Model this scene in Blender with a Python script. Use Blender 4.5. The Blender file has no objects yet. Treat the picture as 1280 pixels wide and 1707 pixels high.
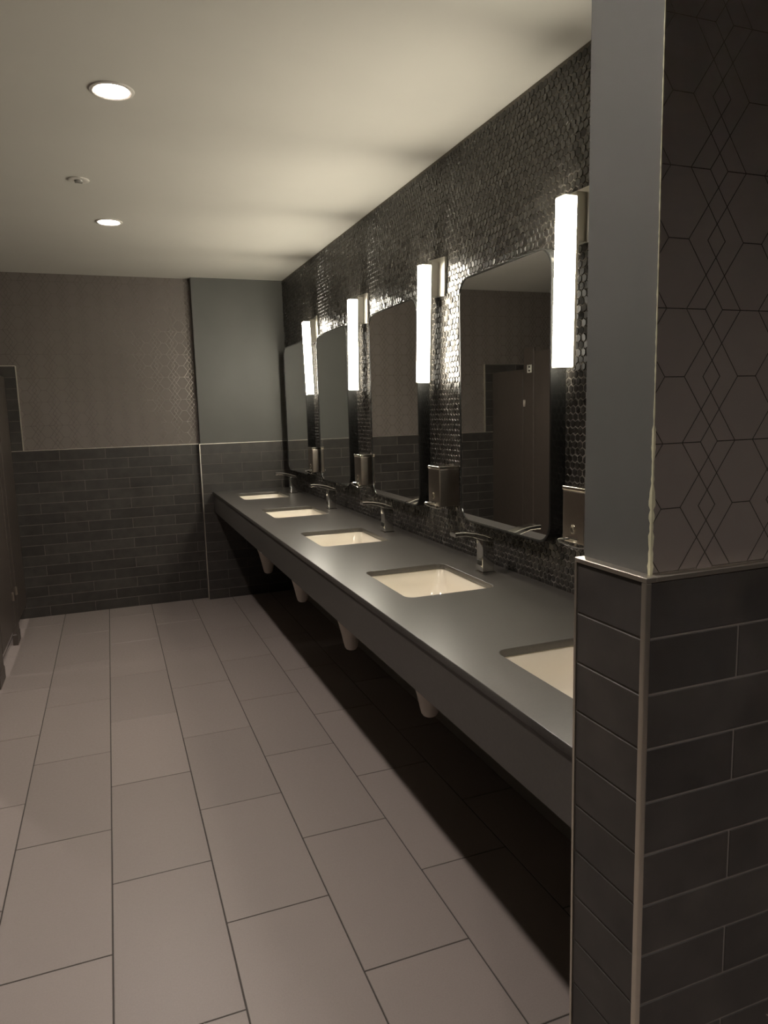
import bpy, bmesh, math, random
from mathutils import Vector, Matrix

random.seed(7)
scene = bpy.context.scene
C = scene.collection

# ------------------------------------------------------------------ camera
YAW, PITCH, ROLL, FPX, CAMH = 0.3630, -0.1430, -0.0269, 1189.17, 1.53
cam_data = bpy.data.cameras.new('camera')
cam = bpy.data.objects.new('camera', cam_data)
C.objects.link(cam)
cam_data.sensor_fit = 'HORIZONTAL'
cam_data.sensor_width = 36.0
cam_data.lens = FPX / 1280.0 * 36.0
cam_data.clip_start = 0.02
fwd = Vector((math.sin(YAW) * math.cos(PITCH), math.cos(YAW) * math.cos(PITCH), math.sin(PITCH)))
rgt = Vector((math.cos(YAW), -math.sin(YAW), 0.0))
upv = rgt.cross(fwd)
r2 = rgt * math.cos(ROLL) + upv * math.sin(ROLL)
u2 = upv * math.cos(ROLL) - rgt * math.sin(ROLL)
cam.matrix_world = Matrix(((r2.x, u2.x, -fwd.x, 0.0), (r2.y, u2.y, -fwd.y, 0.0),
                           (r2.z, u2.z, -fwd.z, CAMH), (0, 0, 0, 1)))
scene.camera = cam

# ------------------------------------------------------------------ world, light levels, exposure
world = bpy.data.worlds.new('world')
scene.world = world
world.use_nodes = True
world.node_tree.nodes['Background'].inputs[0].default_value = (0.0, 0.0, 0.0, 1)
BAR_EMIT, BAR_COL = 22.5, (1.0, 0.93, 0.78)
DOWN_EMIT, DOWN_COL = 490.0, (1.0, 0.91, 0.86)
scene.view_settings.view_transform = 'Standard'
scene.view_settings.look = 'None'
scene.view_settings.exposure = 1.5
scene.view_settings.gamma = 1.0
scene.view_settings.use_curve_mapping = False
scene.cycles.use_denoising = True
scene.cycles.max_bounces = 12
scene.cycles.diffuse_bounces = 6
scene.cycles.glossy_bounces = 6
scene.cycles.caustics_reflective = True
scene.cycles.blur_glossy = 0.15

# ------------------------------------------------------------------ measures (metres)
XW = 1.415            # face of the mosaic wall
ZC = 2.592            # ceiling
YF = 5.998            # far wall tile face
YJ = 5.928            # shallow bump-out beside the counter
XJ = 0.6755
ZK = 0.9005           # countertop
XC = 0.757            # counter front edge
ZW = 1.288            # top of the wall tiles
XP, YP0, YP1 = 0.6625, 0.753, 0.909   # end wall by the camera
XLEFT, YBACK, XRIGHT = -2.35, -1.6, 2.2
XM = 1.355            # mirror face
ROW, BRICK = 0.0805, 0.328

# ------------------------------------------------------------------ materials
MATS = {}
def mat(name, color, rough=0.5, metal=0.0, noise=0.0, nscale=30.0, bump=0.0, bscale=200.0, spec=0.5,
        rnoise=0.0, coat=0.0, per_object=0.0):
    if name in MATS:
        return MATS[name]
    m = bpy.data.materials.new(name)
    m.use_nodes = True
    nt = m.node_tree
    b = nt.nodes['Principled BSDF']
    b.inputs['Base Color'].default_value = (*color, 1)
    b.inputs['Roughness'].default_value = rough
    b.inputs['Metallic'].default_value = metal
    b.inputs['Specular IOR Level'].default_value = spec
    b.inputs['Coat Weight'].default_value = coat
    geo = nt.nodes.new('ShaderNodeNewGeometry')
    if noise > 0 or per_object > 0:
        last = None
        if noise > 0:
            n = nt.nodes.new('ShaderNodeTexNoise')
            n.inputs['Scale'].default_value = nscale
            n.inputs['Detail'].default_value = 5
            nt.links.new(geo.outputs['Position'], n.inputs['Vector'])
            mr = nt.nodes.new('ShaderNodeMapRange')
            mr.inputs[1].default_value = 0.25; mr.inputs[2].default_value = 0.75
            mr.inputs[3].default_value = 1 - noise; mr.inputs[4].default_value = 1 + noise
            nt.links.new(n.outputs['Fac'], mr.inputs[0])
            last = mr.outputs[0]
        if per_object > 0:
            oi = nt.nodes.new('ShaderNodeObjectInfo')
            mo = nt.nodes.new('ShaderNodeMapRange')
            mo.inputs[3].default_value = 1 - per_object; mo.inputs[4].default_value = 1 + per_object
            nt.links.new(oi.outputs['Random'], mo.inputs[0])
            if last is None:
                last = mo.outputs[0]
            else:
                mm = nt.nodes.new('ShaderNodeMath'); mm.operation = 'MULTIPLY'
                nt.links.new(last, mm.inputs[0]); nt.links.new(mo.outputs[0], mm.inputs[1])
                last = mm.outputs[0]
        mx = nt.nodes.new('ShaderNodeVectorMath'); mx.operation = 'SCALE'
        mx.inputs[0].default_value = color
        nt.links.new(last, mx.inputs['Scale'])
        nt.links.new(mx.outputs[0], b.inputs['Base Color'])
    if rnoise > 0:
        n = nt.nodes.new('ShaderNodeTexNoise')
        n.inputs['Scale'].default_value = nscale * 0.4
        nt.links.new(geo.outputs['Position'], n.inputs['Vector'])
        mr = nt.nodes.new('ShaderNodeMapRange')
        mr.inputs[1].default_value = 0.3; mr.inputs[2].default_value = 0.7
        mr.inputs[3].default_value = rough - rnoise; mr.inputs[4].default_value = rough + rnoise
        nt.links.new(n.outputs['Fac'], mr.inputs[0])
        nt.links.new(mr.outputs[0], b.inputs['Roughness'])
    if bump > 0:
        n = nt.nodes.new('ShaderNodeTexNoise')
        n.inputs['Scale'].default_value = bscale
        n.inputs['Detail'].default_value = 3
        nt.links.new(geo.outputs['Position'], n.inputs['Vector'])
        bp = nt.nodes.new('ShaderNodeBump')
        bp.inputs['Strength'].default_value = bump
        bp.inputs['Distance'].default_value = 0.002
        nt.links.new(n.outputs['Fac'], bp.inputs['Height'])
        nt.links.new(bp.outputs[0], b.inputs['Normal'])
    MATS[name] = m
    return m

def emit_mat(name, color, strength):
    m = bpy.data.materials.new(name)
    m.use_nodes = True
    nt = m.node_tree
    for n in list(nt.nodes):
        if n.type == 'BSDF_PRINCIPLED':
            nt.nodes.remove(n)
    e = nt.nodes.new('ShaderNodeEmission')
    e.inputs[0].default_value = (*color, 1)
    e.inputs[1].default_value = strength
    nt.links.new(e.outputs[0], nt.nodes['Material Output'].inputs[0])
    return m

M_CEIL = mat('ceiling_paint', (0.57, 0.55, 0.49), 0.85, noise=0.02, nscale=3)
M_FLOOR = mat('porcelain_taupe', (0.225, 0.19, 0.170), 0.42, noise=0.06, nscale=220, per_object=0.05, rnoise=0.06, bump=0.03, bscale=500)
M_GROUTF = mat('floor_grout', (0.05, 0.043, 0.037), 0.9)
M_GROUTW = mat('wall_grout', (0.13, 0.115, 0.10), 0.9)
M_BRICK = mat('charcoal_brick_tile', (0.034, 0.030, 0.026), 0.46, noise=0.28, nscale=14, per_object=0.22, rnoise=0.10, bump=0.10, bscale=60)
M_PAINT = mat('grey_green_paint', (0.080, 0.079, 0.071), 0.55, noise=0.04, nscale=6, bump=0.05, bscale=300)
M_DARKWALL = mat('dark_wall', (0.05, 0.046, 0.042), 0.6)
M_METAL = mat('brushed_trim', (0.62, 0.58, 0.50), 0.38, metal=1.0)
M_CAULK = mat('pale_caulk', (0.42, 0.40, 0.27), 0.7, noise=0.15, nscale=60)
M_CHROME = mat('chrome', (0.78, 0.77, 0.75), 0.07, metal=1.0)
M_DCHROME = mat('dark_chrome', (0.30, 0.285, 0.27), 0.10, metal=1.0)
M_STEEL = mat('satin_steel', (0.46, 0.41, 0.36), 0.30, metal=1.0, noise=0.05, nscale=80)
M_STEELTOP = mat('polished_steel', (0.85, 0.78, 0.68), 0.16, metal=1.0)
M_FRAME = mat('black_gloss_frame', (0.018, 0.018, 0.017), 0.18, coat=0.4)
M_MIRROR = mat('mirror_silver', (0.80, 0.81, 0.80), 0.0, metal=1.0)
M_STONE = mat('charcoal_quartz', (0.076, 0.070, 0.062), 0.30, noise=0.10, nscale=160)
M_APRON = mat('charcoal_apron', (0.055, 0.050, 0.044), 0.42, noise=0.12, nscale=120)
M_CERAM = mat('white_ceramic', (0.80, 0.74, 0.62), 0.10, coat=0.3)
M_TRAP = mat('white_plastic', (0.55, 0.49, 0.43), 0.45)
M_PLATE = mat('cream_fixture', (0.70, 0.66, 0.56), 0.35)
M_ARM = mat('satin_nickel', (0.42, 0.40, 0.35), 0.38, metal=1.0)
M_WHITE = mat('white_plastic_cap', (0.66, 0.63, 0.57), 0.5)
M_SHADE = mat('grey_plastic', (0.30, 0.29, 0.26), 0.5)
M_STALL = mat('brown_laminate', (0.060, 0.047, 0.039), 0.42, noise=0.08, nscale=40)
M_BLACK = mat('black_plastic', (0.012, 0.012, 0.012), 0.4)
M_SIGN = mat('sign_pale', (0.72, 0.70, 0.62), 0.5)
M_HEX = mat('black_mosaic', (0.040, 0.036, 0.031), 0.31, metal=0.15, rnoise=0.08, nscale=60, noise=0.3)
M_HEXGROUT = mat('mosaic_grout', (0.21, 0.19, 0.165), 0.85)
M_BAR = emit_mat('bar_glow', BAR_COL, BAR_EMIT)
M_LENS = emit_mat('downlight_glow', DOWN_COL, DOWN_EMIT)

def wallpaper():
    m = bpy.data.materials.new('geometric_wallpaper')
    m.use_nodes = True
    nt = m.node_tree
    L = nt.links
    def math_(op, a, b=None, c=None):
        n = nt.nodes.new('ShaderNodeMath'); n.operation = op
        for k, v in enumerate((a, b, c)):
            if v is None:
                continue
            if isinstance(v, (int, float)):
                n.inputs[k].default_value = v
            else:
                L.new(v, n.inputs[k])
        return n.outputs[0]
    geo = nt.nodes.new('ShaderNodeNewGeometry')
    sep = nt.nodes.new('ShaderNodeSeparateXYZ')
    L.new(geo.outputs['Position'], sep.inputs[0])
    P, H, SH, LO, RUN = 0.127, 0.0885, 0.0165, 0.0485, 0.0620
    # fold into one quarter cell of the repeat
    u = math_('PINGPONG', math_('ADD', sep.outputs['X'], 20 * P - 0.709), P / 2)
    v = math_('PINGPONG', math_('ADD', sep.outputs['Z'], 20 * H - 1.297), H)
    run = math_('MULTIPLY', math_('DIVIDE', v, H), RUN)
    flip = math_('SUBTRACT', P, u)
    dd = None
    for start in (SH, LO):
        g = math_('ADD', run, start)
        for side in (u, flip):
            d = math_('ABSOLUTE', math_('SUBTRACT', side, g))
            dd = d if dd is None else math_('MINIMUM', dd, d)
    dd = math_('MULTIPLY', dd, 0.82)
    e1 = math_('MAXIMUM', v, math_('SUBTRACT', u, LO))
    e2 = math_('MAXIMUM', math_('SUBTRACT', H, v), math_('SUBTRACT', u, SH))
    dm = math_('MINIMUM', dd, math_('MINIMUM', e1, e2))
    mr = nt.nodes.new('ShaderNodeMapRange')
    mr.inputs[1].default_value = 0.0007; mr.inputs[2].default_value = 0.0013
    mr.inputs[3].default_value = 1.0; mr.inputs[4].default_value = 0.0
    L.new(dm, mr.inputs[0])
    mask = mr.outputs[0]
    b = nt.nodes['Principled BSDF']
    mix = nt.nodes.new('ShaderNodeMix'); mix.data_type = 'RGBA'
    mix.inputs[6].default_value = (0.132, 0.112, 0.098, 1)
    mix.inputs[7].default_value = (0.200, 0.178, 0.156, 1)
    L.new(mask, mix.inputs[0]); L.new(mix.outputs[2], b.inputs['Base Color'])
    ro = nt.nodes.new('ShaderNodeMapRange')
    ro.inputs[3].default_value = 0.58; ro.inputs[4].default_value = 0.27
    L.new(mask, ro.inputs[0]); L.new(ro.outputs[0], b.inputs['Roughness'])
    me = nt.nodes.new('ShaderNodeMapRange')
    me.inputs[3].default_value = 0.0; me.inputs[4].default_value = 0.82
    L.new(mask, me.inputs[0]); L.new(me.outputs[0], b.inputs['Metallic'])
    return m
M_PAPER = wallpaper()

# ------------------------------------------------------------------ mesh helpers
def bm_box(bm, x0, x1, y0, y1, z0, z1, bevel=0.0, seg=1, mi=0):
    vs = [bm.verts.new((x, y, z)) for x in (x0, x1) for y in (y0, y1) for z in (z0, z1)]
    idx = ((0, 1, 3, 2), (4, 6, 7, 5), (0, 4, 5, 1), (2, 3, 7, 6), (0, 2, 6, 4), (1, 5, 7, 3))
    fs = [bm.faces.new([vs[i] for i in f]) for f in idx]
    for f in fs:
        f.material_index = mi
    if bevel > 0:
        es = list({e for f in fs for e in f.edges})
        bmesh.ops.bevel(bm, geom=es, offset=bevel, segments=seg, profile=0.7, affect='EDGES')
    return vs

def bm_loft(bm, rings, cap0=True, cap1=True, closed=True):
    rv = [[bm.verts.new(p) for p in r] for r in rings]
    n = len(rv[0])
    for a, b in zip(rv[:-1], rv[1:]):
        for k in range(n if closed else n - 1):
            j = (k + 1) % n
            bm.faces.new((a[k], a[j], b[j], b[k]))
    if cap0:
        bm.faces.new(list(reversed(rv[0])))
    if cap1:
        bm.faces.new(rv[-1])
    return rv

def circle(cx, cy, z, r, n=32):
    return [(cx + r * math.cos(2 * math.pi * k / n), cy + r * math.sin(2 * math.pi * k / n), z) for k in range(n)]

def rrect(cx, cy, hx, hy, r, seg=6):
    """outline of a rounded rectangle, counter-clockwise, as (a, b) pairs"""
    pts = []
    for sx, sy, a0 in ((1, 1, 0), (-1, 1, 90), (-1, -1, 180), (1, -1, 270)):
        ox, oy = cx + sx * (hx - r), cy + sy * (hy - r)
        for k in range(seg + 1):
            a = math.radians(a0 + 90.0 * k / seg)
            pts.append((ox + r * math.cos(a), oy + r * math.sin(a)))
    return pts

def bm_tube(bm, path, r, n=10):
    pts = [Vector(p) for p in path]
    rings = []
    for k, p in enumerate(pts):
        d = (pts[min(k + 1, len(pts) - 1)] - pts[max(k - 1, 0)]).normalized()
        a = d.orthogonal().normalized() if not rings else None
        if a is None:
            a = (prev - d * prev.dot(d)).normalized()
        prev = a
        b = d.cross(a)
        rings.append([tuple(p + r * (math.cos(2 * math.pi * i / n) * a + math.sin(2 * math.pi * i / n) * b)) for i in range(n)])
    bm_loft(bm, rings)

def obj(name, bm, material, parent=None, smooth=False):
    me = bpy.data.meshes.new(name)
    bmesh.ops.recalc_face_normals(bm, faces=bm.faces)
    bm.to_mesh(me)
    bm.free()
    for m in (material if isinstance(material, (list, tuple)) else [material]):
        me.materials.append(m)
    if smooth:
        for p in me.polygons:
            p.use_smooth = True
        try:
            me.set_sharp_from_angle(angle=math.radians(40))
        except Exception:
            pass
    o = bpy.data.objects.new(name, me)
    C.objects.link(o)
    if parent is not None:
        o.parent = parent
    return o

def thing(name, label, cat, loc=(0, 0, 0), group=None):
    o = bpy.data.objects.new(name, None)
    o.empty_display_size = 0.05
    C.objects.link(o)
    o.location = loc
    o['label'] = label
    o['category'] = cat
    if group:
        o['group'] = group
    return o

def tag(o, label, cat, group=None):
    o['label'] = label
    o['category'] = cat
    if group:
        o['group'] = group
    return o

def struct(o, label=None):
    o['kind'] = 'structure'
    if label:
        o['label'] = label
    return o

def copy_thing(root, loc, label):
    r = root.copy()
    C.objects.link(r)
    r.location = loc
    r['label'] = label
    for ch in list(root.children):
        c = ch.copy()
        C.objects.link(c)
        c.parent = r
        for g in list(ch.children):
            d = g.copy()
            C.objects.link(d)
            d.parent = c
    return r

def box_obj(name, b, material, parent=None, bevel=0.0, seg=1):
    bm = bmesh.new()
    bm_box(bm, *b, bevel=bevel, seg=seg)
    return obj(name, bm, material, parent)

# ------------------------------------------------------------------ floor
floor = struct(box_obj('floor', (XLEFT, XRIGHT, YBACK, YF + 0.1, -0.08, -0.0025), M_GROUTF), 'taupe rectangular tile floor laid in staggered rows')
SP, AX, TL = 0.3233, -0.1026, 0.6715
G = 0.0022
shared = {}
for c in range(-7, 7):
    x0, x1 = AX + c * SP + G, AX + (c + 1) * SP - G
    if x1 < XLEFT + 0.05 or x0 > XRIGHT - 0.05:
        continue
    x0, x1 = max(x0, XLEFT), min(x1, XRIGHT)
    off = 2.352 if c % 2 == 0 else 2.020
    for r in range(-5, 7):
        y0, y1 = off + r * TL + G, off + (r + 1) * TL - G
        if y1 < -0.7 or y0 > YF - 0.02:
            continue
        y1 = min(y1, YF - 0.001)
        key = (round(x1 - x0, 4), round(y1 - y0, 4))
        if key not in shared:
            bm = bmesh.new()
            bm_box(bm, 0, x1 - x0, 0, y1 - y0, -0.004, 0, bevel=0.0010)
            o = obj('tile', bm, M_FLOOR, floor)
            shared[key] = o.data
        else:
            o = bpy.data.objects.new('tile', shared[key])
            C.objects.link(o)
            o.parent = floor
        o.location = (x0, y0, random.uniform(-0.0003, 0.0003))

# ------------------------------------------------------------------ ceiling
DOWNS = [(0.094, 2.665), (0.088, 4.380), (0.10, 0.95), (0.10, -0.76), (1.05, -0.60), (-1.45, 4.75)]  # the unseen one right of the viewer is added to brighten the end wall
def ceiling_mesh():
    cu = bpy.data.curves.new('ceiling_outline', 'CURVE')
    cu.dimensions = '2D'; cu.fill_mode = 'BOTH'; cu.extrude = 0.05
    def spl(pts):
        s = cu.splines.new('POLY'); s.points.add(len(pts) - 1); s.use_cyclic_u = True
        for k, (x, y) in enumerate(pts):
            s.points[k].co = (x, y, 0, 1)
    spl([(XLEFT, YBACK), (XRIGHT, YBACK), (XRIGHT, YF + 0.1), (XLEFT, YF + 0.1)])
    for x, y in DOWNS:
        spl([(p[0], p[1]) for p in circle(x, y, 0, 0.062, 40)])
    t = bpy.data.objects.new('tmp', cu)
    C.objects.link(t)
    bpy.context.view_layer.update()
    me = bpy.data.meshes.new_from_object(t.evaluated_get(bpy.context.evaluated_depsgraph_get()))
    bpy.data.objects.remove(t)
    return me
me = ceiling_mesh()
me.materials.clear(); me.materials.append(M_CEIL)
ceiling = bpy.data.objects.new('ceiling', me)
C.objects.link(ceiling)
ceiling.location.z = ZC + 0.05
struct(ceiling, 'smooth off-white painted ceiling')

# ------------------------------------------------------------------ walls
def brick_rows(parent, a0, a1, phase, place, skip=None, z_top=ZW, rows=16):
    """charcoal tiles in half-bond; place(a0,a1,z0,z1) gives the box"""
    g = 0.0016
    for r in range(rows):
        zt = z_top - r * ROW
        z0, z1 = zt - ROW + g, zt - g
        if z0 < -0.001:
            z0 = 0.0005
        ph = phase + (BRICK / 2 if r % 2 else 0)
        k = math.floor((a0 - ph) / BRICK)
        while ph + k * BRICK < a1:
            s, e = max(a0, ph + k * BRICK + g), min(a1, ph + (k + 1) * BRICK - g)
            k += 1
            if e - s < 0.006:
                continue
            bm = bmesh.new()
            bm_box(bm, *place(s, e, z0, z1), bevel=0.0009)
            obj('tile', bm, M_BRICK, parent)

TT = 0.009   # tile thickness
# far wall: tiles below, patterned paper above
bm = bmesh.new()
bm_box(bm, XLEFT, XW + 0.1, YF + TT, YF + 0.1, 0, ZC)
wall_far = struct(obj('wall_far', bm, M_PAPER), 'far wall, dark geometric wallpaper above charcoal brick tiles')
struct(box_obj('grout_bed', (XLEFT, XJ, YF + 0.0012, YF + TT, 0, ZW), M_GROUTW, wall_far))
brick_rows(wall_far, -0.95, XJ - 0.002, 0.291, lambda s, e, z0, z1: (s, e, YF - random.uniform(0, 0.0006), YF + TT, z0, z1))
# raised tile field inside the stall with its metal edge
box_obj('grout_bed', (XLEFT, -0.612, YF + 0.0012, YF + TT, ZW + 0.004, 1.918), M_GROUTW, wall_far)
brick_rows(wall_far, -1.30, -0.614, -0.612, lambda s, e, z0, z1: (s, e, YF, YF + TT, z0, z1), z_top=ZW + 8 * 0.0785, rows=8)
trim = struct(box_obj('trim_1', (-0.95, XJ, YF - 0.004, YF + TT, ZW, ZW + 0.0045), M_METAL), 'thin metal edge along top of far wall tiles')
struct(box_obj('trim_2', (-0.613, -0.606, YF - 0.004, YF + TT, ZW + 0.0045, 1.92), M_METAL), 'upright metal edge beside the raised tiles at the stall')
struct(box_obj('trim_3', (-1.30, -0.613, YF - 0.003, YF + TT, 1.918, 1.923), M_METAL), 'metal edge across top of raised tiles at the stall')

# shallow bump-out where the counter ends
bm = bmesh.new()
bm_box(bm, XJ + TT, XW + 0.05, YJ + TT, YF + 0.05, 0, ZC)
wall_alcove = struct(obj('wall_alcove', bm, M_PAINT), 'plain grey-green wall bump-out at the far end of the counter')
box_obj('grout_bed', (XJ + 0.0012, XW, YJ + 0.0012, YF, 0, ZW), M_GROUTW, wall_alcove)
brick_rows(wall_alcove, XJ + 0.004, XW, 1.009, lambda s, e, z0, z1: (s, e, YJ - random.uniform(0, 0.0006), YJ + TT, z0, z1))
brick_rows(wall_alcove, YJ + 0.004, YF - 0.001, YJ, lambda s, e, z0, z1: (XJ, XJ + TT, s, e, z0, z1))
struct(box_obj('trim_4', (XJ, XW, YJ - 0.004, YJ + TT, ZW, ZW + 0.0045), M_METAL), 'thin metal edge along top of bump-out tiles')
struct(box_obj('trim_5', (XJ - 0.0035, XJ + 0.0035, YJ - 0.0035, YJ + 0.004, 0, ZW + 0.0045), M_METAL), 'upright metal corner edge on the bump-out tiles')

# vanity wall
wall_right = struct(box_obj('wall_right', (XW + 0.0003, XW + 0.1, YP1, YF + 0.1, 0, ZC), M_HEXGROUT), 'vanity wall faced with small glossy black hexagon mosaic')
MIRRORS = [(2.333, 'M'), (3.408, 'M'), (4.455, 'M'), (5.425, 'M'), (1.30, 'M')]
MW, MZ0, MZ1 = 0.655, 1.062, 2.036
HR = 0.0150                      # hexagon circumradius
HS = 0.0137                      # tile radius, leaving a joint
dz = HR * 1.5
dy = HR * math.sqrt(3)
base_hex = [(math.sin(math.radians(60 * k)), math.cos(math.radians(60 * k))) for k in range(6)]
cells = []
row = 0
z = ZK + 0.004
rng = random.Random(3)
while z < ZC + HR:
    y = YP1 + 0.006 + (dy / 2 if row % 2 else 0)
    while y < YJ + 0.002:
        hidden = any(abs(y - my) < MW / 2 - 0.05 and MZ0 + 0.05 < z < MZ1 - 0.05 for my, _ in MIRRORS)
        if not hidden and z < ZC - 0.004:
            cells.append((y, z))
        y += dy
    z += dz
    row += 1
def hex_geo(y, z, verts, faces, origin=(0, 0, 0)):
    ty, tz = rng.gauss(0, 0.075), rng.gauss(0, 0.075)
    lift = rng.uniform(0.0, 0.0012)
    i0 = len(verts)
    ox, oy, oz = origin
    for s, h in ((HS, 0.0), (HS * 0.86, 0.0016)):
        for a, b in base_hex:
            py, pz = a * s, b * s
            zz = max(min(z + pz, ZC), ZK)
            hh = h + lift + (ty * py + tz * pz if h > 0 else -0.002 - lift)
            verts.append((XW - min(max(hh, -0.002), 0.0042) - ox, y + py - oy, zz - oz))
    for k in range(6):
        j = (k + 1) % 6
        faces.append((i0 + k, i0 + j, i0 + 6 + j, i0 + 6 + k))
    faces.append(tuple(i0 + 6 + k for k in range(6)))
def in_view(y, z):
    d = Vector((XW, y, z)) - Vector((0, 0, CAMH))
    w = d.dot(fwd)
    px = 640 + FPX * d.dot(r2) / w
    return px < 975
vis = [c for c in cells if in_view(*c)]
vis = [c for c in vis if not any(abs(c[0] - my) < MW / 2 + 0.012 and MZ0 - 0.01 < c[1] < MZ1 + 0.01 for my, _ in MIRRORS)]
vis.sort(key=lambda c: c[0] ** 2 + (c[1] - CAMH) ** 2)
near = set(vis[:300])
verts, faces = [], []
for c in cells:
    if c in near:
        v, f = [], []
        hex_geo(c[0], c[1], v, f, (XW, c[0], c[1]))
        me = bpy.data.meshes.new('mosaic_tile')
        me.from_pydata(v, [], f); me.materials.append(M_HEX)
        o = bpy.data.objects.new('mosaic_tile', me)
        C.objects.link(o); o.parent = wall_right; o.location = (XW, c[0], c[1])
    else:
        hex_geo(c[0], c[1], verts, faces)
me = bpy.data.meshes.new('mosaic_field')
me.from_pydata(verts, [], faces); me.materials.append(M_HEX)
field = bpy.data.objects.new('mosaic_field', me)
C.objects.link(field); field.parent = wall_right; field['kind'] = 'stuff'

# end wall beside the camera: paint and paper above, tiles below
bm = bmesh.new()
x0, y0 = XP + 0.0145, YP0 + 0.010
bm_box(bm, x0, XRIGHT, y0, YP1, 0, ZC)
for f in bm.faces:
    f.material_index = 1 if f.normal.y < -0.5 or f.calc_center_median().y < y0 + 1e-4 else 0
wall_end = struct(obj('wall_end', bm, [M_PAINT, M_PAPER]), 'end wall by the counter, grey paint and dark wallpaper above charcoal tiles')
box_obj('grout_bed', (XP + 0.0014, XRIGHT, YP0 + 0.0014, YP1 - 0.0005, 0, ZW), M_GROUTW, wall_end)
brick_rows(wall_end, XP + 0.006, 1.9, 0.668 - BRICK / 2 + BRICK / 2, lambda s, e, z0, z1: (s, e, YP0, YP0 + TT, z0, z1))
g = 0.0016
for r in range(16):
    zt = ZW - r * ROW
    bm = bmesh.new()
    bm_box(bm, XP, XP + TT, YP0 + 0.007, YP1 - 0.004, max(zt - ROW + g, 0.0005), zt - g, bevel=0.0009)
    obj('tile', bm, M_BRICK, wall_end)
TW = 0.0075
bm = bmesh.new()
bm_box(bm, XP - 0.003, x0 + 0.001, YP0 - 0.003, YP1 + 0.001, ZW, ZW + TW, bevel=0.001)
bm_box(bm, x0, XRIGHT, YP0 - 0.003, y0 + 0.001, ZW, ZW + TW, bevel=0.001)
struct(obj('trim_6', bm, M_METAL), 'metal cap along top of the end wall tiles')
struct(box_obj('trim_7', (XP - 0.003, XP + 0.0065, YP0 - 0.003, YP0 + 0.0065, 0, ZW), M_METAL, bevel=0.002, seg=2), 'metal corner strip on the end wall tiles')
struct(box_obj('trim_8', (XP - 0.002, XP + 0.004, YP1 - 0.0035, YP1 + 0.0015, 0, ZW), M_METAL), 'metal strip on the back edge of the end wall tiles')
# rough bead of caulk up the corner above the tiles
bm = bmesh.new()
rings = []
rr = random.Random(11)
zz = ZW + TW
while zz < ZC:
    t = (zz - ZW)
    w = (0.0031 if t < 0.13 else 0.0022 if t < 0.21 else 0.0009) * rr.uniform(0.6, 1.4)
    rings.append([(x0 - w * 0.55, y0 + w * 0.9, zz), (x0 - w * 0.55, y0 - w * 0.55, zz), (x0 + w * 0.9, y0 - w * 0.55, zz), (x0 + w * 0.6, y0 + w * 0.6, zz)])
    zz += 0.006
bm_loft(bm, rings)
struct(obj('trim_9', bm, M_CAULK, smooth=True), 'ragged pale caulk bead up the corner of the end wall')

# the rest of the room shell
struct(box_obj('wall_left', (XLEFT - 0.1, XLEFT, YBACK, YF + 0.1, 0, ZC), M_PAINT), 'plain dark wall behind the stalls')
struct(box_obj('wall_back', (XLEFT, XRIGHT, YBACK - 0.1, YBACK, 0, ZC), M_DARKWALL), 'dark wall behind the viewer')
struct(box_obj('wall_entry', (XRIGHT, XRIGHT + 0.1, YBACK, YP1, 0, ZC), M_DARKWALL), 'dark wall of the entrance side')

# ------------------------------------------------------------------ countertop with apron
SINKX0, SINKX1 = 0.893, 1.233
SINKS = [(2.370, 'white sink fourth from the far wall, under the nearest whole mirror'),
         (3.390, 'white sink in the middle of the row of five'),
         (4.410, 'white sink second from the far wall'),
         (5.430, 'farthest white sink, next to the tiled bump-out'),
         (1.350, 'nearest white sink, partly hidden by the tiled end wall')]
SCX, SHX, SHY = (SINKX0 + SINKX1) / 2, (SINKX1 - SINKX0) / 2, 0.219
SLAB = 0.022
cu = bpy.data.curves.new('slab_outline', 'CURVE')
cu.dimensions = '2D'; cu.fill_mode = 'BOTH'; cu.extrude = SLAB / 2 - 0.0015; cu.bevel_depth = 0.0015; cu.bevel_resolution = 1
def add_spline(pts):
    s = cu.splines.new('POLY'); s.points.add(len(pts) - 1); s.use_cyclic_u = True
    for k, (x, y) in enumerate(pts):
        s.points[k].co = (x, y, 0, 1)
e = 0.0015
add_spline([(XC + e, YP1 + 0.002 + e), (XW - 0.0048 - e, YP1 + 0.002 + e), (XW - 0.0048 - e, YJ - 0.002 - e), (XC + e, YJ - 0.002 - e)])
for sy, _ in SINKS:
    add_spline(rrect(SCX, sy, SHX + e, SHY + e, 0.035, 7))
t = bpy.data.objects.new('tmp', cu)
C.objects.link(t)
bpy.context.view_layer.update()
me = bpy.data.meshes.new_from_object(t.evaluated_get(bpy.context.evaluated_depsgraph_get()))
bpy.data.objects.remove(t)
me.materials.clear(); me.materials.append(M_STONE)
counter = tag(thing('vanity_counter', '', 'counter', (XC, 3.4, 0)), 'long charcoal stone vanity counter with a deep front apron', 'counter')
slab = bpy.data.objects.new('countertop', me)
C.objects.link(slab); slab.parent = counter
slab.location = (-XC, -3.4, ZK - SLAB / 2)
def rel(o, loc):
    o.location = (-loc[0], -loc[1], -loc[2])
    return o
ap = box_obj('apron', (XC + 0.006, XC + 0.026, YP1 + 0.003, YJ - 0.003, 0.732, ZK - SLAB - 0.0015), M_APRON, counter, bevel=0.001)
rel(ap, (XC, 3.4, 0))

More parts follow.
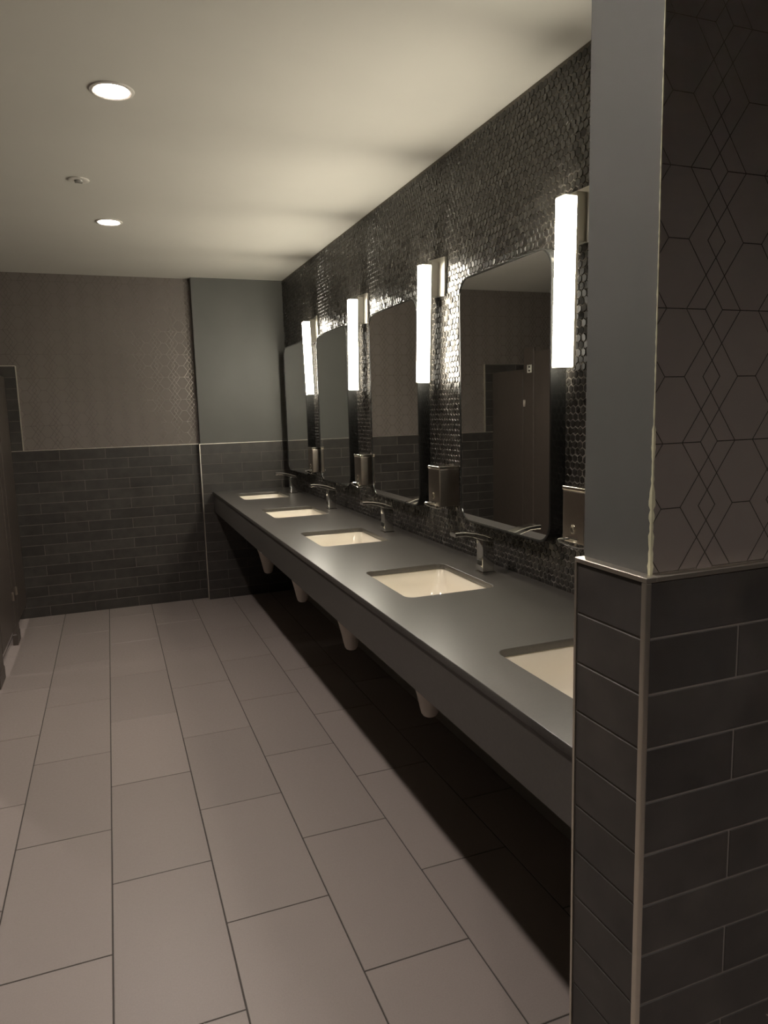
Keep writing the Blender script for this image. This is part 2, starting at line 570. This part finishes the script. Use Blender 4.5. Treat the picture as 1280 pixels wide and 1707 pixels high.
# ------------------------------------------------------------------ sinks, drain covers, faucets
def make_sink():
    root = thing('sink', SINKS[0][1], 'sink', (SCX, 0, ZK - SLAB), 'undermount sinks')
    bm = bmesh.new()
    def ring(hx, hy, r, z, cx=0.0):
        return [(a, b, z) for a, b in rrect(cx, 0, hx, hy, r, 7)]
    rings = [ring(SHX + 0.02, SHY + 0.02, 0.05, -0.0005), ring(SHX + 0.004, SHY + 0.004, 0.038, -0.0005),
             ring(SHX + 0.001, SHY + 0.001, 0.036, -0.004), ring(SHX - 0.006, SHY - 0.008, 0.045, -0.05),
             ring(SHX - 0.016, SHY - 0.022, 0.055, -0.095), ring(SHX - 0.04, SHY - 0.055, 0.06, -0.118),
             ring(SHX - 0.09, SHY - 0.12, 0.05, -0.127), ring(0.022, 0.022, 0.0219, -0.131)]
    outer = [ring(0.03, 0.03, 0.0299, -0.142), ring(SHX - 0.02, SHY - 0.03, 0.06, -0.132),
             ring(SHX + 0.004, SHY + 0.002, 0.06, -0.07), ring(SHX + 0.02, SHY + 0.02, 0.05, -0.012)]
    bm_loft(bm, rings + outer + [rings[0]], cap0=False, cap1=False)
    bmesh.ops.remove_doubles(bm, verts=bm.verts, dist=1e-6)
    b = obj('basin', bm, M_CERAM, root, smooth=True)
    bm = bmesh.new()
    bm_loft(bm, [circle(0, 0, -0.136, 0.026), circle(0, 0, -0.1285, 0.026), circle(0, 0, -0.127, 0.023), circle(0, 0, -0.1285, 0.012), circle(0, 0, -0.132, 0.011)])
    obj('drain', bm, M_CHROME, root, smooth=True)
    return root
sink0 = make_sink()
for k, (sy, lab) in enumerate(SINKS):
    if k == 0:
        sink0.location.y = sy
    else:
        copy_thing(sink0, (SCX, sy, ZK - SLAB), lab)

def make_cover():
    root = thing('drain_cover', '', 'drain cover', (1.05, 0, 0.31), 'drain covers under the counter')
    prof = [(0.0, 0.008), (0.001, 0.015), (0.006, 0.023), (0.016, 0.029), (0.040, 0.034), (0.09, 0.043), (0.16, 0.058), (0.24, 0.080), (0.33, 0.096), (0.38, 0.100)]
    bm = bmesh.new()
    bm_loft(bm, [circle(0, 0, z, r * 1.15, 28) for z, r in prof])
    obj('shroud', bm, M_TRAP, root, smooth=True)
    bm = bmesh.new()
    bm_tube(bm, [(0.03, 0, 0.20), (0.15, 0, 0.20), (0.318, 0, 0.20)], 0.022, 14)
    obj('waste_pipe', bm, M_TRAP, root, smooth=True)
    return root
COV = [(2.425, 'white tapered drain cover under the counter, nearest the end wall'),
       (3.400, 'white tapered drain cover under the middle sink'),
       (4.400, 'white tapered drain cover under the second sink from the far wall'),
       (5.470, 'farthest white tapered drain cover, under the last sink')]
c0 = make_cover()
for k, (cy, lab) in enumerate(COV):
    o = c0 if k == 0 else copy_thing(c0, (0, 0, 0), lab)
    o.location = (1.09, cy, (0.335, 0.300, 0.308, 0.275)[k])
    o['label'] = lab

def make_faucet():
    root = thing('faucet', '', 'faucet', (1.31, 0, ZK), 'chrome faucets')
    bm = bmesh.new()
    bm_box(bm, -0.030, 0.030, -0.029, 0.029, 0.0, 0.005, bevel=0.002, seg=2)
    obj('base_plate', bm, M_CHROME, root, smooth=True)
    bm = bmesh.new()
    bm_box(bm, -0.025, 0.025, -0.024, 0.024, 0.005, 0.128, bevel=0.004, seg=2)
    body = obj('body', bm, M_CHROME, root, smooth=True)
    bm = bmesh.new()
    bm_box(bm, -0.0268, -0.024, -0.017, 0.017, 0.030, 0.050, bevel=0.0008)
    obj('sensor_window', bm, M_BLACK, body)
    bm = bmesh.new()
    rings = []
    path = [(0.027, 0.118, 0.132, 0.026), (0.010, 0.120, 0.138, 0.0255), (-0.020, 0.128, 0.150, 0.025), (-0.055, 0.141, 0.160, 0.0245),
            (-0.090, 0.150, 0.166, 0.024), (-0.120, 0.152, 0.168, 0.0235), (-0.138, 0.151, 0.168, 0.023)]
    for x, za, zb, w in path:
        b = min(0.003, (zb - za) * 0.3)
        rings.append([(x, -w + b, za), (x, w - b, za), (x, w, za + b), (x, w, zb - b), (x, w - b, zb), (x, -w + b, zb), (x, -w, zb - b), (x, -w, za + b)])
    bm_loft(bm, rings)
    sp = obj('spout', bm, M_CHROME, root, smooth=True)
    bm = bmesh.new()
    bm_loft(bm, [circle(-0.122, 0, 0.146, 0.009, 16), circle(-0.122, 0, 0.153, 0.010, 16)])
    obj('aerator', bm, M_DCHROME, sp, smooth=True)
    return root
FAU = [(2.368, 'chrome square-bodied faucet behind the sink under the nearest whole mirror'),
       (3.405, 'chrome square-bodied faucet behind the middle sink'),
       (4.405, 'chrome square-bodied faucet behind the second sink from the far wall'),
       (5.430, 'farthest chrome faucet, beside the tiled bump-out'),
       (1.350, 'chrome faucet behind the nearest sink, hidden by the end wall')]
f0 = make_faucet()
for k, (fy, lab) in enumerate(FAU):
    if k == 0:
        f0.location.y = fy; f0['label'] = lab
    else:
        copy_thing(f0, (1.31, fy, ZK), lab)

# ------------------------------------------------------------------ mirrors
def make_mirror():
    root = thing('wall_mirror', '', 'mirror', (XW - 0.002, 0, MZ0), 'mirrors above the sinks')
    hz = (MZ1 - MZ0) / 2
    d = XW - 0.002 - XM
    bm = bmesh.new()
    def ring(inset, x, r):
        return [(x, a, b + hz) for a, b in rrect(0, 0, MW / 2 - inset, hz - inset, r, 9)]
    bm_loft(bm, [ring(0, 0, 0.075), ring(0, -d + 0.002, 0.075), ring(0.002, -d, 0.073), ring(0.007, -d, 0.068), ring(0.008, -d + 0.003, 0.067), ring(0.008, -d + 0.006, 0.067)], cap0=True, cap1=False)
    obj('frame', bm, M_FRAME, root, smooth=True)
    bm = bmesh.new()
    bm_loft(bm, [ring(0.0075, -d + 0.006, 0.067), ring(0.0075, -d + 0.0025, 0.067)])
    obj('glass', bm, M_MIRROR, root)
    return root
MLAB = ['nearest fully visible mirror with rounded corners and black frame',
        'rounded black-framed mirror second nearest, left of the second lit bar',
        'rounded black-framed mirror above the second sink from the far wall',
        'farthest rounded black-framed mirror, next to the bump-out',
        'rounded black-framed mirror hidden behind the end wall']
m0 = make_mirror()
for k, (my, _) in enumerate(MIRRORS):
    if k == 0:
        m0.location.y = my; m0['label'] = MLAB[0]
    else:
        copy_thing(m0, (XW - 0.002, my, MZ0), MLAB[k])

# ------------------------------------------------------------------ lit bars between the mirrors
BZ0, BZ1 = 1.642, 2.152
def make_bar():
    root = thing('wall_light', '', 'wall light', (XW - 0.002, 0, BZ0), 'lit bars between the mirrors')
    h = BZ1 - BZ0
    bm = bmesh.new()
    bm_box(bm, -0.093, -0.048, -0.024, 0.024, 0.004, h - 0.004, bevel=0.004, seg=2)
    obj('diffuser', bm, M_BAR, root, smooth=True)
    bm = bmesh.new()
    bm_box(bm, -0.094, -0.046, -0.025, 0.025, h - 0.004, h, bevel=0.0015)
    obj('end_cap', bm, M_PLATE, root)
    bm = bmesh.new()
    bm_box(bm, -0.094, -0.046, -0.025, 0.025, 0.0, 0.004, bevel=0.0015)
    obj('end_cap', bm, M_PLATE, root)
    bm = bmesh.new()
    bm_box(bm, -0.046, -0.010, -0.020, 0.020, h - 0.132, h + 0.012, bevel=0.001)
    obj('arm', bm, M_ARM, root)
    bm = bmesh.new()
    bm_box(bm, -0.012, 0.0, -0.078, 0.078, h - 0.135, h + 0.028, bevel=0.002, seg=2)
    obj('back_plate', bm, M_ARM, root)
    bm = bmesh.new()
    bm_box(bm, -0.049, -0.040, -0.0248, 0.0248, 0.001, h - 0.001, bevel=0.001)
    obj('housing', bm, M_ARM, root)
    return root
BARS = [(1.919, -0.013, 'nearest lit vertical bar, beside the tiled end wall'),
        (2.975, -0.040, 'second nearest lit vertical bar, between the two nearest whole mirrors'),
        (3.961, -0.029, 'third lit vertical bar from the end wall'),
        (4.952, 0.044, 'farthest lit vertical bar, leaning slightly')]
b0 = make_bar()
for k, (by, lean, lab) in enumerate(BARS):
    o = b0 if k == 0 else copy_thing(b0, (XW - 0.002, by, BZ0), lab)
    o.location = (XW - 0.002, by - lean / 2, BZ0)
    o['label'] = lab
    o.rotation_euler.x = -lean / (BZ1 - BZ0)

# ------------------------------------------------------------------ soap dispensers
def make_soap():
    root = thing('soap_dispenser', '', 'soap dispenser', (XW - 0.002, 0, 1.103), 'steel soap dispensers')
    d, w, h = 0.098, 0.056, 0.176
    bm = bmesh.new()
    bm_box(bm, -d, 0, -w, w, 0, h - 0.012, bevel=0.006, seg=3)
    body = obj('body', bm, M_STEEL, root, smooth=True)
    bm = bmesh.new()
    bm_box(bm, -d - 0.002, 0, -w - 0.002, w + 0.002, h - 0.013, h, bevel=0.005, seg=3)
    lid = obj('lid', bm, M_STEELTOP, root, smooth=True)
    bm = bmesh.new()
    bm_loft(bm, [[(x, 0.012 * math.cos(a), h + 0.002 + 0.006 * math.sin(a)) for a in [2 * math.pi * i / 14 for i in range(14)]] for x in (-0.015, -0.005)])
    obj('lock', bm, M_CHROME, lid, smooth=True)
    bm = bmesh.new()
    bm_loft(bm, [[(x, 0.002 + s * 0.0105 * math.cos(a), 0.045 + s * 0.0145 * math.sin(a)) for a in [2 * math.pi * i / 24 for i in range(24)]] for x, s in ((-d + 0.001, 1.0), (-d - 0.002, 1.0), (-d - 0.003, 0.85), (-d - 0.002, 0.7))])
    obj('sight_window', bm, M_STEELTOP, root, smooth=True)
    bm = bmesh.new()
    bm_box(bm, -d - 0.006, -d + 0.004, -0.030, 0.030, 0.012, 0.019, bevel=0.002, seg=2)
    bm_tube(bm, [(-d, 0.016, 0.014), (-d - 0.012, 0.022, 0.012), (-d - 0.028, 0.030, 0.011), (-d - 0.031, 0.034, 0.008)], 0.0040, 8)
    obj('push_lever', bm, M_CHROME, root, smooth=True)
    bm = bmesh.new()
    bm_tube(bm, [(-d - 0.030, 0.032, 0.006), (-d - 0.012, 0.012, -0.006), (-d, -0.030, -0.010), (-d + 0.012, -0.052, -0.008)], 0.0032, 8)
    bm_tube(bm, [(-d + 0.020, 0, 0.004), (-d + 0.006, 0, -0.010), (-d - 0.004, 0, -0.016)], 0.005, 8)
    obj('spout', bm, M_CHROME, root, smooth=True)
    return root
SOAP = [(1.823, 'steel soap dispenser nearest the end wall'),
        (2.838, 'steel soap dispenser below the second nearest lit bar'),
        (3.868, 'steel soap dispenser below the third lit bar'),
        (4.898, 'farthest steel soap dispenser')]
s0 = make_soap()
for k, (sy, lab) in enumerate(SOAP):
    if k == 0:
        s0.location.y = sy; s0['label'] = lab
    else:
        copy_thing(s0, (XW - 0.002, sy, 1.103), lab)

# ------------------------------------------------------------------ ceiling fittings
def make_down():
    root = thing('ceiling_downlight', '', 'downlight', (0, 0, ZC), 'recessed ceiling lights')
    bm = bmesh.new()
    bm_loft(bm, [circle(0, 0, 0.0, 0.072, 40), circle(0, 0, -0.004, 0.070, 40), circle(0, 0, -0.006, 0.061, 40), circle(0, 0, -0.003, 0.0555, 40), circle(0, 0, 0.004, 0.0540, 40), circle(0, 0, 0.004, 0.0600, 40), circle(0, 0, 0.0002, 0.0615, 40), circle(0, 0, 0.0, 0.072, 40)], cap0=False, cap1=False)
    obj('trim_ring', bm, M_WHITE, root, smooth=True)
    bm = bmesh.new()
    bm_loft(bm, [circle(0, 0, 0.0045, 0.0545, 40), circle(0, 0, 0.045, 0.042, 40), circle(0, 0, 0.052, 0.042, 40)], cap0=False, cap1=True)
    obj('reflector', bm, M_WHITE, root, smooth=True)
    bm = bmesh.new()
    bm_loft(bm, [circle(0, 0, 0.046, 0.0405, 40), circle(0, 0, 0.043, 0.038, 40)])
    obj('lens', bm, M_LENS, root, smooth=True)
    return root
DLAB = ['glowing recessed ceiling light, the larger nearer one', 'glowing recessed ceiling light, the smaller farther one',
        'recessed ceiling light above the entrance to the counter row', 'recessed ceiling light behind the viewer', 'unseen recessed light right of the viewer, added to brighten the end wall',
        'recessed ceiling light over the far stall']
d0 = make_down()
for k, (x, y) in enumerate(DOWNS):
    if k == 0:
        d0.location = (x, y, ZC); d0['label'] = DLAB[0]
    else:
        copy_thing(d0, (x, y, ZC), DLAB[k])
root = thing('ceiling_sprinkler', 'small round white sprinkler cap on the ceiling between the two lights', 'sprinkler', (-0.042, 3.66, ZC))
bm = bmesh.new()
bm_loft(bm, [circle(0, 0, 0, 0.047, 32), circle(0, 0, -0.004, 0.046, 32), circle(0, 0, -0.007, 0.040, 32), circle(0, 0, -0.004, 0.026, 32)])
obj('escutcheon', bm, M_WHITE, root, smooth=True)
bm = bmesh.new()
bm_loft(bm, [circle(0, 0, -0.004, 0.018, 20), circle(0, 0, -0.009, 0.016, 20), circle(0, 0, -0.013, 0.008, 20)])
obj('head', bm, M_SHADE, root, smooth=True)
bm = bmesh.new()
bm_box(bm, -0.016, 0.016, -0.003, 0.003, -0.016, -0.013)
bm_box(bm, -0.016, -0.013, -0.002, 0.002, -0.015, -0.005)
bm_box(bm, 0.013, 0.016, -0.002, 0.002, -0.015, -0.005)
obj('deflector', bm, M_SHADE, root)

# ------------------------------------------------------------------ toilet stalls along the left
XS = -0.690
def panel(name, y0, y1, z0, z1, label, cat, group=None):
    root = thing(name, label, cat, (XS - 0.012, (y0 + y1) / 2, 0), group)
    bm = bmesh.new()
    bm_box(bm, -0.012, 0.012, -(y1 - y0) / 2, (y1 - y0) / 2, z0, z1, bevel=0.0015)
    obj('board', bm, M_STALL, root)
    return root
def shoe(root, w):
    bm = bmesh.new()
    bm_box(bm, -0.016, 0.016, -w / 2 - 0.003, w / 2 + 0.003, 0.0, 0.075, bevel=0.002)
    obj('shoe', bm, M_STALL, root)
def hinge(root, y, z):
    bm = bmesh.new()
    bm_box(bm, 0.011, 0.018, y - 0.012, y + 0.012, z - 0.03, z + 0.03, bevel=0.002)
    bm_tube(bm, [(0.020, y, z - 0.028), (0.020, y, z + 0.028)], 0.006, 10)
    obj('hinge', bm, M_STEEL, root, smooth=True)
P1 = panel('stall_pilaster', 5.30, 5.455, 0.03, 2.02, 'narrow brown stall post nearest the far wall', 'stall post', 'stall posts')
shoe(P1, 0.155); hinge(P1, 0.06, 0.35); hinge(P1, 0.06, 1.55)
panel('stall_divider', 5.470, YF - 0.004, 0.12, 1.84, 'brown stall panel against the far wall', 'stall panel')
D1 = panel('stall_door', 4.66, 5.285, 0.14, 1.98, 'brown stall door next to the far post', 'stall door', 'stall doors')
hinge(D1, 0.29, 0.35)
P2 = panel('stall_pilaster', 4.44, 4.645, 0.03, 2.02, 'brown stall post between the two doors', 'stall post', 'stall posts')
shoe(P2, 0.205)
D2 = panel('stall_door', 3.78, 4.425, 0.14, 1.98, 'brown stall door nearer the viewer, out at the left', 'stall door', 'stall doors')
hinge(D2, 0.30, 0.35)
P3 = panel('stall_pilaster', 3.45, 3.765, 0.03, 2.02, 'brown stall post at the near end of the stalls', 'stall post', 'stall posts')
shoe(P3, 0.315)
# small pale sign seen in the nearest mirror
sg = thing('stall_sign', 'small pale square sign with a dark mark on the brown stall post', 'sign', (XS + 0.0005, 5.36, 1.84))
bm = bmesh.new()
bm_box(bm, 0, 0.003, -0.033, 0.033, -0.033, 0.033, bevel=0.0008)
obj('plate', bm, M_SIGN, sg)
bm = bmesh.new()
# as seen from the room: a bracket on the left and an E on the right, in pale on dark strokes
bm_box(bm, 0.003, 0.0036, -0.014, 0.012, 0.008, 0.025)
bm_box(bm, 0.003, 0.0036, -0.014, 0.015, -0.024, -0.008)
bm_box(bm, 0.003, 0.0036, 0.012, 0.017, -0.018, 0.033)
obj('mark', bm, M_STALL, sg)
